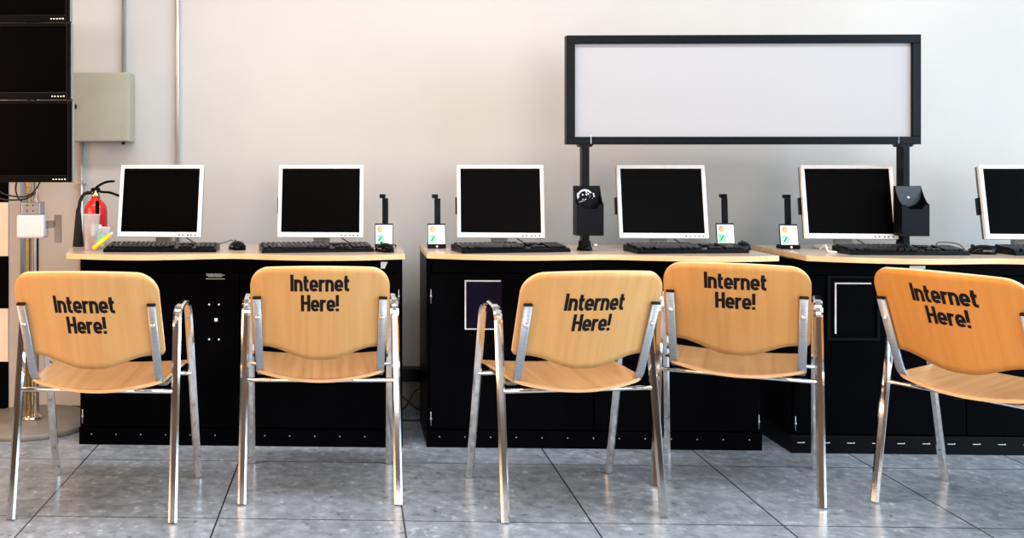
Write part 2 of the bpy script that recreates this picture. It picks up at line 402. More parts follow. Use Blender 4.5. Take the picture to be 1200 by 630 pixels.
# ------------------------------------------------------------------ desks
TZ = 0.775                                          # worktop surface
def catmull(ctrl, n=10):
    return [(p.x, p.y) for p in smooth_path([(a, b, 0) for a, b in ctrl], n)]
def desk(label, x0, x1, bx0, bx1, by, front, rivets, rail, flare=0.0):
    t = thing('computer_desk', label, 'desk', ((x0+x1)/2, 4.0, 0), 0, 'black internet desks')
    ox, oy = (x0+x1)/2, 4.0
    L = lambda p: (p[0]-ox, p[1]-oy)
    fr = [L(p) for p in catmull(front)]
    pts = fr + [L((x1, 4.20)), L((x0-flare, 4.20))]
    b = MB().prism(pts, 'z', 0.7545, TZ)
    b.bm.faces.ensure_lookup_table()
    for f in b.bm.faces:
        f.normal_update()
        f.material_index = 0 if abs(f.normal.z) > 0.5 else 1
    top = b.build('tabletop', [M['top_lam'], M['top_edge']], t)
    X0, X1, Y0 = bx0-ox, bx1-ox, by-oy
    b = MB()
    b.box(X0, X1, Y0+.02, 0.19, 0.07, 0.7540, 0.002)
    b.build('cabinet', M['black'], t)
    b = MB().box(X0+.02, X1-.02, Y0-.012, Y0+.019, 0.695, 0.7540, 0.002)
    b.build('apron', M['black'], t)
    kp = MB().box(X0, X1, Y0 + (-.004 if rail else .004), 0.19, 0.0, 0.0695, 0.001).build('kick_plate', M['black_trim' if rail else 'black'], t)
    n = rivets
    rv = []
    for i in range(n):
        rx = X0 + (X1-X0)*(i+0.5)/n
        yk = Y0 + (-.004 if rail else .004)
        rb = MB().lathe([(0.0028, 0), (0.0024, 0.0016), (0.0005, 0.0022)], 8, Matrix.Translation((rx, yk, 0.042)) @ Matrix.Rotation(PI/2, 4, 'X'))
        if rail: rb.box(rx-.026, rx-.004, yk-.0015, yk+.001, 0.0405, 0.0425)
        rb.build('rivet', M['edge_white'] if rail else M['steel'], kp)
    xm = (X0+X1)/2
    doors = []
    for k, (a, c) in enumerate(((X0+.012, xm-.002), (xm+.002, X1-.012))):
        b = MB(); b.box(a, c, Y0, Y0+.0195, 0.0745, 0.690, 0.002)
        d = b.build('door', M['black'], t); doors.append(d)
        hx = a+.004 if k == 0 else c-.004
        for hz in (0.60, 0.115):
            h = MB(); h.tube([(hx, Y0-.003, hz-.028), (hx, Y0-.003, hz+.028)], 0.0018, 8)
            h.lathe([(0.0042, -.004), (0.0042, .004)], 8, Matrix.Translation((hx, Y0-.004, hz)))
            h.build('hinge', M['steel'], d)
    return t, doors, ox, oy, X0, X1, Y0
d1, dd1, ox1, oy1, _, _, Y1 = desk('black desk on the left, carrying two monitors, extinguisher and clear cup', -1.11, 0.212, -1.088, 0.207, 3.80,
     [(-1.11, 3.705), (-.98, 3.665), (-.82, 3.645), (-.65, 3.675), (-.465, 3.722), (-.30, 3.68), (-.13, 3.652), (.05, 3.675), (.212, 3.728)], 13, False, 0.105)
d2, dd2, ox2, oy2, _, _, Y2 = desk('black middle desk with purple hatch, two monitors and the left sign post', 0.30, 1.632, 0.303, 1.615, 3.81,
     [(.30, 3.765), (.45, 3.715), (.65, 3.688), (.82, 3.705), (.98, 3.732), (1.15, 3.70), (1.33, 3.666), (1.5, 3.672), (1.632, 3.705)], 13, False)
d3, dd3, ox3, oy3, _, _, Y3 = desk('black desk at the right edge of the picture with a black framed hatch', 1.738, 3.06, 1.715, 3.05, 3.79,
     [(1.738, 3.715), (1.85, 3.66), (2.05, 3.605), (2.2, 3.60), (2.38, 3.625), (2.55, 3.60), (2.75, 3.575), (2.9, 3.60), (3.06, 3.68)], 14, True)

# desk 1: warning text, lock plate with four screws, sticker
b = MB()
random.seed(2)
for z, segs in ((0.686, ((-.575, -.546), (-.541, -.512))), (0.6815, ((-.575, -.500),)), (0.676, ((-.568, -.542), (-.539, -.512))), (0.6665, ((-.575, -.500),))):
    for a, c in segs:
        x = a
        while x < c:
            w = random.uniform(0.0025, 0.005); b.box(x-ox1, min(x+w, c)-ox1, Y1-.0012, Y1+.0002, z-.0012, z+.0012); x += w + 0.0012
b.build('notice_print', M['print_white'], dd1[0])
lp = MB().box(-.542-ox1, -.529-ox1, Y1-.002, Y1+.0005, 0.497, 0.510, 0.001).build('lock_plate', M['edge_white'], dd1[0])
for sx in (-.563, -.524):
    for sz in (0.564, 0.425):
        MB().lathe([(0.0042, 0), (0.0038, .0018), (0.001, .0026)], 10, Matrix.Translation((sx-ox1, Y1, sz)) @ Matrix.Rotation(PI/2, 4, 'X')).build('screw', M['edge_white'], dd1[0])
MB().prism([(.120-ox1, .738), (.147-ox1, .738), (.136-ox1, .712), (.120-ox1, .712)], 'y', Y1-.0135, Y1-.0115).build('sticker', M['paper'], d1)
# desk 2: hatch of dark purple glass with painted bevel glint; desk 3: black framed hatch
def hatch(parent, x0, x1, z0, z1, Y, inner, sides):
    MB().box(x0, x1, Y-.004, Y+.0005, z0, z1, .001).build('hatch_panel', inner, parent)
    b = MB(); w = .0055  # pale strips painting the reflection along the hatch bevel
    if 't' in sides: b.box(x0, x1-.004, Y-.0065, Y-.0035, z1-w, z1)
    if 'l' in sides: b.box(x0, x0+w, Y-.0065, Y-.0035, z0, z1-w)
    if 'b' in sides: b.box(x0+w, x1-.004, Y-.0065, Y-.0035, z0, z0+w*.7)
    b.build('hatch_edge_glint', M['edge_white'], parent)
hatch(dd2[0], .452-ox2, .598-ox2, .470, .665, Y2, M['hatch_purple'], 'tlb')
hatch(dd3[0], 1.880-ox3, 2.022-ox3, .466, .664, Y3, M['screen'], 'tl')
b = MB()
for (a, c, e, g) in ((1.85, 2.052, .68, .692), (1.85, 2.052, .438, .45), (1.85, 1.862, .45, .68), (2.04, 2.052, .45, .68)):
    b.box(a-ox3, c-ox3, Y3-.008, Y3+.0005, e, g, .002)
b.build('hatch_surround', M['black_trim'], dd3[0])
b = MB()
for zz in (0.25, 0.212):
    b.box(2.33-ox3, 2.60-ox3, Y3-.006, Y3+.0005, zz, zz+.006, .002)
b.build('door_rib', M['black_metal'], dd3[0])
MB().box(2.160-ox3, 2.219-ox3, Y3-.0135, Y3-.0115, .718, .731).build('sticker', M['paper'], d3)

# ------------------------------------------------------------------ chairs
GL = {
 'I': (0.19, [[(.095, 0), (.095, 1)]]),
 'n': (0.55, [[(.09, 0), (.09, .72)], [(.09, .44), (.12, .55), (.19, .615), (.275, .632), (.37, .60), (.435, .53), (.46, .43), (.46, 0)]]),
 't': (0.36, [[(.14, .93), (.14, .22), (.165, .13), (.23, .09), (.36, .088)], [(0, .632), (.35, .632)]]),
 'e': (0.56, [[(.46, .17), (.40, .115), (.28, .088), (.17, .12), (.105, .2), (.09, .30), (.09, .42), (.11, .53), (.18, .61), (.28, .634), (.38, .605), (.45, .52), (.47, .42), (.47, .335), (.09, .335)]]),
 'r': (0.38, [[(.09, 0), (.09, .72)], [(.09, .42), (.12, .54), (.19, .615), (.28, .632), (.38, .60)]]),
 'H': (0.60, [[(.09, 0), (.09, 1)], [(.51, 0), (.51, 1)], [(.09, .50), (.51, .50)]]),
 '!': (0.19, [[(.095, .30), (.095, 1)], [(.095, 0), (.095, .175)]]),
}
def stroke_quads(pl, w):
    P = [Vector((a, b)) for a, b in pl]; L = []; Rr = []
    for i, p in enumerate(P):
        d1_ = (p - P[i-1]).normalized() if i else None
        d2_ = (P[i+1]-p).normalized() if i < len(P)-1 else None
        if d1_ is None: d = d2_; k = 1
        elif d2_ is None: d = d1_; k = 1
        else:
            d = (d1_+d2_).normalized(); k = min(1.5, 1/max(.5, d.dot(d1_)))
        nn = Vector((-d.y, d.x))*w/2*k
        L.append(p+nn); Rr.append(p-nn)
    return [(L[i], Rr[i], Rr[i+1], L[i+1]) for i in range(len(P)-1)]
def text_width(s, gap): return sum(GL[c][0] for c in s) + gap*(len(s)-1)

BW = 0.226                                          # half width of the back
def back_y(x, z):                                   # rear face of the curved back panel
    return -0.272 - 0.45*(z-0.70) - 0.034*(1-(x/0.2)**2)
def back_top(x):
    z = 0.797 - 0.010*(x/BW)**2
    rr = 0.062; d = abs(x)-(BW-rr)
    return z - (rr - math.sqrt(max(0, rr*rr-d*d))) if d > 0 else z
def back_bot(x):
    t = min(1, max(0, abs(x)-.02)/0.16); t = t*t*(3-2*t)
    z = 0.476 + 0.043*t
    rr = 0.014; d = abs(x)-(BW-rr)
    return z + (rr - math.sqrt(max(0, rr*rr-d*d))) if d > 0 else z
def back_panel():
    b = MB(); bm = b.bm
    xs = [BW*math.sin(PI/2*i/24) for i in range(-24, 25)]
    NZ = 14; th = 0.0105; F = []; B = []
    for x in xs:
        z0, z1 = back_bot(x), back_top(x)
        rf = []; rb = []
        for j in range(NZ+1):
            z = z0 + (z1-z0)*j/NZ
            y = back_y(x, z)
            rb.append(bm.verts.new((x, y, z))); rf.append(bm.verts.new((x, y+th, z+th*.35)))
        F.append(rf); B.append(rb)
    for i in range(len(xs)-1):
        for j in range(NZ):
            for g in (F, B):
                f = bm.faces.new([g[i][j], g[i+1][j], g[i+1][j+1], g[i][j+1]]); f.smooth = True
        for j in (0, NZ):
            f = bm.faces.new([F[i][j], F[i+1][j], B[i+1][j], B[i][j]]); f.material_index = 1
    for i in (0, len(xs)-1):
        for j in range(NZ):
            f = bm.faces.new([F[i][j], F[i][j+1], B[i][j+1], B[i][j]]); f.material_index = 1
    return b
def seat_z(x, y):                                   # top of the moulded seat
    u = min(1, abs(x)/0.222)
    z = 0.436 - 0.002*(y/0.2)
    z -= 0.031*(1-u*u)*(0.62-0.38*(y/0.2))
    if y > 0.15: z -= 0.018*((y-0.15)/0.06)**2
    return z
def seat_panel():
    b = MB(); bm = b.bm; th = 0.0105; NX, NY = 28, 20; T = []; U = []
    for i in range(NX+1):
        u = math.sin(PI/2*(2*i/NX-1)); a = []; c = []
        yb = -0.162 - 0.030*(1-u*u); yf = 0.205 + 0.008*(1-u*u)
        e = max(0, abs(u)-0.85)/0.15
        yb += 0.014*e*e; yf -= 0.035*e*e
        for j in range(NY+1):
            v = j/NY; y = yb + (yf-yb)*v
            hw = 0.216 + 0.012*v
            x = u*hw; z = seat_z(x, y)
            a.append(bm.verts.new((x, y, z))); c.append(bm.verts.new((x, y, z-th)))
        T.append(a); U.append(c)
    for i in range(NX):
        for j in range(NY):
            for g in (T, U):
                f = bm.faces.new([g[i][j], g[i+1][j], g[i+1][j+1], g[i][j+1]]); f.smooth = True
        for j in (0, NY):
            f = bm.faces.new([T[i][j], T[i+1][j], U[i+1][j], U[i][j]]); f.material_index = 1
    for i in (0, NX):
        for j in range(NY):
            f = bm.faces.new([T[i][j], T[i][j+1], U[i][j+1], U[i][j]]); f.material_index = 1
    return b
def lettering(dz=0.0):
    b = MB(); bm = b.bm; sx, cap, sw = 0.0478, 0.0565, 0.0102
    for s, base in (('Internet', 0.7155), ('Here!', 0.6475)):
        gap = 0.06; x = -text_width(s, gap)/2
        for c in s:
            w, strokes = GL[c]
            for pl in strokes:
                for q in stroke_quads([((x+u)*sx, v*cap) for u, v in pl], sw):
                    vs = []
                    for p in q:
                        Z = base + dz + p.y
                        vs.append(bm.verts.new((p.x, back_y(p.x, Z)-0.0006, Z)))
                    bm.faces.new(vs)
            x += w+gap
    return b
def make_chair():
    t = thing('armchair', 'x', 'chair', (0, 0, 0), 0, 'plywood chairs lettered Internet Here!')
    bp = back_panel().build('backrest', [M['ply'], M['ply_edge']], t)
    lettering(-.050).build('lettering', M['text_black'], bp)
    seat_panel().build('seat', [M['ply_seat'], M['ply_edge']], t)
    prof = [(.0138, .0022), (.0074, .0072), (-.0074, .0072), (-.0138, .0022), (-.0138, -.0022), (-.0074, -.0072), (.0074, -.0072), (.0138, -.0022)]
    for s in (-1, 1):
        xo = 0.258; xi = 0.252
        # one bent flat bar: rear leg, short arm, front leg
        rear = fillet([(s*xo, -0.22, 0.004), (s*xi, -0.118, 0.655), (s*xi, -0.03, 0.664)], 0.055, 12)
        arm_end = Vector((s*xi, -0.03, 0.664))
        front = fillet([arm_end, (s*xi, 0.062, 0.650), (s*xo, 0.22, 0.004)], 0.05, 12)
        MB().sweep(rear, prof, (1, 0, 0), False).build('rear_leg', M['chrome'], t)
        MB().sweep(front, prof, (1, 0, 0), False).build('front_leg', M['chrome'], t)
        # back post, bent forward under the seat
        post = fillet([(s*0.204, -0.2795, 0.690), (s*0.202, -0.163, 0.432), (s*0.2, -0.095, 0.4035), (s*0.2, 0.125, 0.4095)], [0.04, 0.04])
        post = [p + Vector((0, 0.0015, 0)) for p in post]
        pb = MB().sweep(post, rrect(0.026, 0.011, 0.003, 2), (1, 0, 0)).build('back_post', M['steel'], t)
        d = (post[1]-post[0]).normalized()
        c0 = post[0] - d*0.003
        MB().sweep([c0, post[0]+d*0.001], rrect(0.0275, 0.0125, 0.003, 2), (1, 0, 0)).build('end_cap', M['rubber'], pb)
        zz = 0.625; yy = -0.2795 + 0.45*(0.690-zz) - 0.006
        mt = Matrix.Translation((s*0.2035, yy, zz)) @ Matrix.Rotation(PI/2-R(24), 4, 'X')
        MB().lathe([(0.0085, 0), (0.0085, .002), (0.006, .0055), (0.001, .006)], 12, mt).build('bolt', M['chrome'], pb)
    MB().tube([(-0.252, -0.157, 0.3985), (0.252, -0.157, 0.3985)], 0.0075, 10).build('rear_crossbar', M['chrome'], t)
    MB().tube([(-0.254, 0.122, 0.396), (0.254, 0.122, 0.396)], 0.0075, 10).build('front_crossbar', M['chrome'], t)
    return t
chair = make_chair()
chair['label'] = 'plywood armchair lettered Internet Here!, leftmost, before the chrome screen pole and extinguisher'
chair.location = (-0.808, 3.199, 0); chair.rotation_euler = (0, 0, R(-1.3))
for x, y, a, dz, lab in (
    (-0.106, 3.371, 1.6, 0.0, 'plywood armchair lettered Internet Here!, squarely facing the second monitor of the left desk'),
    (0.711, 3.263, 7.6, -.043, 'pale plywood armchair lettered Internet Here!, in front of the purple hatch on the middle desk'),
    (1.387, 3.484, -23.0, -.005, 'warm-lit orange plywood armchair lettered Internet Here!, turned right and pushed closest under a desk'),
    (2.062, 3.140, -57.5, -.018, 'warm-lit orange plywood armchair lettered Internet Here!, cut by the right picture edge and most turned')):
    ch = dup(chair, (x, y, 0), R(a), lab)
    for bk in ch.children:
        for lt in bk.children:
            if lt.name.startswith('lettering'):          # the lettering sits a little higher or lower on each back
                tmp = lettering(dz).build('lettering_mesh', M['text_black'])
                lt.data = tmp.data; bpy.data.objects.remove(tmp)
        if bk.name.startswith('backrest') and a < -10:    # warm light is tinted into the two right-hand backs
            bk.data = bk.data.copy(); bk.data.materials[0] = M['ply_deep_warm_lit'] if a < -40 else M['ply_warm_lit']

# ------------------------------------------------------------------ monitors
def make_monitor():
    t = thing('computer_monitor', 'x', 'monitor', (0, 0, 0), 0, 'flat monitors on the desks')
    zc = 0.1965; w, h = 0.354, 0.304; tm = Matrix.Translation((0, 0, zc)) @ Matrix.Rotation(R(-11), 4, 'X')
    b = MB()
    bl, bb = 0.0145, 0.021
    x0, x1, z0, z1 = -w/2, w/2, -h/2, h/2
    b.box(x0, x0+bl, 0, .02, z0, z1, .002, tm); b.box(x1-bl, x1, 0, .02, z0, z1, .002, tm)
    b.box(x0+bl-.003, x1-bl+.003, 0, .02, z1-.0155, z1, .002, tm); b.box(x0+bl-.003, x1-bl+.003, 0, .02, z0, z0+bb, .002, tm)
    bez = b.build('bezel', M['silver'], t)
    for i, bx in enumerate((0.088, 0.104, 0.124, 0.138, 0.156)):
        MB().box(bx-.0032, bx+.0032, -.0015, .001, z0+.006, z0+.0125, .001, tm).build('button', M['grey_plastic'], bez)
    MB().box(x0+bl-.001, x1-bl+.001, .004, .018, z0+bb-.001, z1-.0145, 0, tm).build('screen', M['screen'], t)
    b = MB(); b.box(x0+.002, x1-.002, .0205, .042, z0+.002, z1-.002, .005, tm)
    b.box(-.11, .11, .042, .062, -.10, .10, .012, tm)
    rh = b.build('rear_housing', M['grey_plastic'], t)
    MB().box(x0-.006, x0+.03, .022, .047, -.05, .02, .002, tm).build('side_socket', M['black_plastic'], rh)
    b = MB(); b.box(-.034, .034, .050, .078, .012, .16, .004); b.build('neck', M['stand_grey'], t)
    pts = [(0.105*math.cos(a), 0.082+0.075*math.sin(a)) for a in [2*PI*i/32 for i in range(32)]]
    MB().prism(pts, 'z', 0.0, 0.011, .003).build('stand_base', M['silver'], t)
    pc = smooth_path([(0.03, .079, .10), (0.06, .12, .05), (0.12, .13, .01), (0.17, .17, .004), (0.19, .21, .004)])
    MB().tube(pc, .0028, 6).build('cable', M['cable'], t)
    return t
mon = make_monitor()
MON = [(-.794, 3.972, -4.4, 'silver framed monitor with black screen beside the fire extinguisher'),
       (-.124, 3.972, -3.2, 'silver framed monitor with black screen on the right half of the left desk'),
       (.619, 3.975, -4.2, 'silver framed monitor with black screen to the left of the left sign post'),
       (1.279, 3.975, -3.3, 'silver framed monitor under the middle of the white sign, right of the left sign post'),
       (2.030, 3.972, -5.9, 'silver framed monitor just left of the right sign post'),
       (2.745, 3.965, -6.0, 'silver framed monitor cut by the right picture edge')]
for i, (x, y, a, lab) in enumerate(MON):
    if i == 0:
        mon.location = (x, y, TZ); mon.rotation_euler = (0, 0, R(a)); mon['label'] = lab
    else: dup(mon, (x, y, TZ), R(a), lab)

# ------------------------------------------------------------------ keyboards
def make_keyboard():
    t = thing('keyboard', 'x', 'keyboard', (0, 0, 0), 0, 'black keyboards on the desks')
    w = 0.224
    b = MB(); b.prism([(-.074, 0.0), (.074, 0.0), (.074, .026), (.066, .0265), (-.064, .015), (-.074, .010)], 'x', -w, w, .002)
    b.build('body', M['black_plastic'], t)
    sl = math.atan2(.0115, .132)
    tm = Matrix.Translation((0, 0, .0208)) @ Matrix.Rotation(sl, 4, 'X')
    def key(b, x, y, wx, wy=.0165):
        b.prism([(x-wx/2, y-wy/2), (x+wx/2, y-wy/2), (x+wx/2, y+wy/2), (x-wx/2, y+wy/2)], 'z', -.001, .0075, .0018, tm)
    p = .0190
    b = MB()
    for r in range(4):
        off = (0, .005, .009, .014)[r]
        for c in range(14):
            key(b, -.208 + off*.3 + c*p + .0, .030 - r*p, .0165)
    key(b, -.207, -.046, .019)
    key(b, -.10, -.046, .115)
    for c in (-.180, -.155, -.03, -.005, .02): key(b, c+.004, -.046, .020)
    b.build('letter_keys', M['key_plastic'], t)
    b = MB()
    for c in range(13): key(b, -.208 + c*.0205, .055, .016, .013)
    b.build('function_row', M['key_plastic'], t)
    b = MB()
    for r in (0, 1):
        for c in range(3): key(b, .079 + c*p, .030 - r*p, .0165)
    for c in range(3): key(b, .079 + c*p, -.046, .0165)
    key(b, .079+p, -.027, .0165)
    b.build('arrow_keys', M['key_plastic'], t)
    b = MB()
    for r in range(5):
        for c in range(4): key(b, .148 + c*p, .030 - r*p, .0165)
    b.build('number_pad', M['key_plastic'], t)
    return t
kb = make_keyboard()
KB = [(-.757, 3.835, 2.0, 'black keyboard beside the clear cup and yellow pen'),
      (-.138, 3.846, 10.0, 'black keyboard before the second monitor of the left desk'),
      (.640, 3.862, 11.0, 'black keyboard before the monitor left of the left sign post'),
      (1.330, 3.854, 6.5, 'black keyboard before the monitor right of the left sign post'),
      (2.142, 3.812, 0.5, 'black keyboard beside the white looped cable on the right desk'),
      (2.757, 3.806, -1.0, 'black keyboard cut by the right picture edge')]
for i, (x, y, a, lab) in enumerate(KB):
    if i == 0:
        kb.location = (x, y, TZ); kb.rotation_euler = (0, 0, R(a)); kb['label'] = lab
    else: dup(kb, (x, y, TZ), R(a), lab)

# ------------------------------------------------------------------ mice
def mouse_shell(sy0, sy1, flat=1.0):
    b = MB(); bm = b.bm; N, K = 12, 16; rings = []
    for i in range(N+1):
        v = i/N; y = -0.055 + 0.11*v
        hw = 0.032*math.sqrt(max(0.0, 1-abs(2*v-1)**2.6))*(1-.08*(1-v)) + .0005
        hh = 0.036*flat*math.sqrt(max(0.0, 1-abs(2*v-.85)**2.2)) if abs(2*v-.85) < 1 else 0.0
        hh = max(hh, .002)
        ring = []
        for k in range(K+1):
            a = PI*k/K
            ring.append(bm.verts.new((hw*math.cos(a), y, hh*math.sin(a)**.8)))
        rings.append(ring)
    for A, B in zip(rings, rings[1:]):
        for k in range(K):
            f = bm.faces.new([A[k], A[k+1], B[k+1], B[k]]); f.smooth = True
        bm.faces.new([A[0], B[0], B[K], A[K]])
    return b
def mouse(label, x, y, rz, cord):
    t = thing('computer_mouse', label, 'mouse', (x, y, TZ), rz, 'black computer mice on the desks')
    mouse_shell(0, 0).build('shell', M['black_plastic'], t)
    MB().lathe([(.004, -.0035), (.007, -.002), (.007, .002), (.004, .0035)], 12, Matrix.Translation((0, .028, .0305)) @ Matrix.Rotation(PI/2, 4, 'Y')).build('wheel', M['rubber'], t)
    for s in (-1, 1):
        MB().box(s*.029-.0022, s*.029+.0022, -.028, .004, .011, .017, .0015).build('side_grip', M['grey_plastic'], t)
    inv = Matrix.Rotation(-rz, 4, 'Z')
    pts = [inv @ (Vector(p) - Vector((x, y, TZ))) for p in cord]
    MB().tube(smooth_path([(0, .05, .012)] + pts), .0019, 6).build('cord', M['cable'], t)
mouse('black mouse lying alone between the two keyboards of the left desk', -.463, 3.905, R(25), [(-.50, 4.03, TZ+.028), (-.53, 4.0, TZ+.02), (-.60, 3.985, TZ+.004), (-.62, 4.05, TZ+.003)])
mouse('black mouse just in front of the card stand at the left desk end', .136, 3.822, R(25), [(.160, 3.895, TZ+.022), (.188, 3.95, TZ+.014), (.190, 4.05, TZ+.003), (.190, 4.15, TZ+.003)])
mouse('black mouse at the right end of the middle desk, beside the keyboard', 1.599, 3.962, R(-20), [(1.622, 4.02, TZ+.02), (1.626, 4.08, TZ+.004), (1.61, 4.15, TZ+.003)])
mouse('black mouse on the right desk between its two keyboards', 2.447, 3.806, R(78), [(2.39, 3.86, TZ+.035), (2.392, 3.98, TZ+.03), (2.42, 4.05, TZ+.003)])

# ------------------------------------------------------------------ webcam stands with a printed card
def make_webcam():
    t = thing('webcam_stand', 'x', 'webcam', (0, 0, 0), 0, 'webcam stands holding a printed card')
    tm = Matrix.Translation((0, 0, 0)) @ Matrix.Rotation(R(-9), 4, 'X')
    b = MB(); b.box(-.0375, .0375, 0, .006, 0.003, .103, .002, tm); b.build('holder', M['black_plastic'], t)
    b = MB(); b.box(-.0375, .0375, -.012, .045, 0, .0165, .003); f = b.build('foot', M['black_plastic'], t)
    MB().lathe([(.0045, 0), (.0045, .0025), (.003, .003)], 12, Matrix.Translation((0, -.0118, .0085)) @ Matrix.Rotation(PI/2, 4, 'X')).build('button', M['silver'], f)
    c = MB().box(-.0345, .0345, -.0012, .0008, .018, .0965, 0, tm).build('card', M['paper'], t)
    def disc(x, z, rx, rz, n=18): return [(x+rx*math.cos(2*PI*i/n), z+rz*math.sin(2*PI*i/n)) for i in range(n)]
    MB().box(-.030, -.003, -.0018, -.0011, .064, .092, 0, tm).build('photo_background', M['cream'], c)
    MB().prism(disc(-.0165, .079, .0105, .0125), 'y', -.0024, -.0017, 0, tm).build('portrait_hair', M['hair_print'], c)
    MB().prism(disc(-.0150, .0775, .0062, .0085), 'y', -.0029, -.0023, 0, tm).build('portrait_face', M['skin_print'], c)
    MB().box(-.031, -.001, -.0018, -.0011, .0215, .056, 0, tm).build('green_square', M['print_green'], c)
    MB().prism([(-.024, .031), (-.020, .029), (-.008, .047), (-.010, .050), (-.016, .044)], 'y', -.0024, -.0017, 0, tm).build('pen_drawing', M['print_dark'], c)
    b = MB()
    for z, wd in ((.0835, .024), (.0795, .026), (.0745, .020)): b.box(.005, .005+wd, -.0018, -.0011, z-.0009, z+.0009, 0, tm)
    b.build('card_print', M['print_grey'], c)
    b = MB()
    for z, wd in ((.052, .024), (.046, .020), (.036, .024), (.030, .022)): b.box(.005, .005+wd, -.0018, -.0011, z-.0007, z+.0007, 0, tm)
    b.build('card_small_print', M['print_pink'], c)
    MB().box(-.0125, .0125, .012, .020, .012, .207, .002, Matrix.Translation((.006, .010, 0)) @ Matrix.Rotation(R(-3), 4, 'X')).build('stalk', M['black_metal'], t)
    MB().box(-.0185, .0065, .004, .034, .207, .2235, .003).build('camera_head', M['black_plastic'], t)
    pc = smooth_path([(.0, .0455, .008), (.004, .07, .003), (-.004, .10, .003), (.0, .125, .003)])
    MB().tube(pc, .0018, 6).build('cable', M['cable'], t)
    return t
wc = make_webcam()
WC = [(.140, 3.985, 0, 'black webcam stand with printed card on the left desk, behind a mouse'),
      (.358, 3.985, 0, 'black webcam stand with printed card at the left end of the middle desk'),
      (1.572, 4.062, 0, 'black webcam stand with printed card at the right end of the middle desk'),
      (1.806, 4.00, 0, 'black webcam stand with printed card at the left end of the right desk')]
for i, (x, y, a, lab) in enumerate(WC):
    if i == 0: wc.location = (x, y, TZ); wc['label'] = lab
    else: dup(wc, (x, y, TZ), R(a), lab)

# ------------------------------------------------------------------ sign on two posts
sg = thing('sign_board', 'long blank white sign in a black frame on two black posts above the desks', 'sign', (1.57, 3.902, TZ), R(0.8))
def SX(x): return x-1.57
x0, x1, z0, z1 = SX(.872), SX(2.283), 1.203-TZ, 1.643-TZ
fw = .034
b = MB()
b.box(x0, x1, 0, .042, z1-fw, z1, .002); b.box(x0, x1, 0, .042, z0, z0+fw-.003, .002)
b.box(x0, x0+fw, 0, .042, z0+fw-.003, z1-fw, .002); b.box(x1-fw, x1, 0, .042, z0+fw-.003, z1-fw, .002)
fr = b.build('frame', M['black_metal'], sg)
MB().box(x0+fw-.004, x1-fw+.004, .014, .030, z0+fw-.006, z1-fw+.004).build('sign_panel', M['board_white'], sg)
b = MB(); b.box(SX(.968), SX(.970), -.0008, .001, z0+.003, z0+fw+.004); b.build('bracket_edge', M['edge_white'], fr)
b = MB(); b.box(SX(2.193), SX(2.1945), -.0008, .001, z0+.003, z0+fw+.004); b.build('bracket_edge', M['steel'], fr)
for cx in (.949, 2.223):
    b = MB(); b.box(SX(cx)-.014, SX(cx)+.014, -.002, .046, .0105, z0-.0005, .003)
    p = b.build('post', M['black_metal'], sg)
    b = MB(); b.lathe([(.030, 0), (.030, .010), (.026, .016), (.024, .036), (.0225, .040)], 24, Matrix.Translation((SX(cx), .022, 0)))
    b.build('post_base', M['black_plastic'], p)
    b = MB(); b.tube([(SX(cx)+.028, .015, .022), (SX(cx)+.046, .010, .022)], .006, 8); b.build('clamp_screw', M['chrome'], p)
    MB().prism([(SX(cx)-.030, z0-.0005), (SX(cx)+.030, z0-.0005), (SX(cx)+.022, z0-.010), (SX(cx)-.022, z0-.010)], 'y', -.0025, .0465, 0).build('post_collar', M['black_plastic'], p)

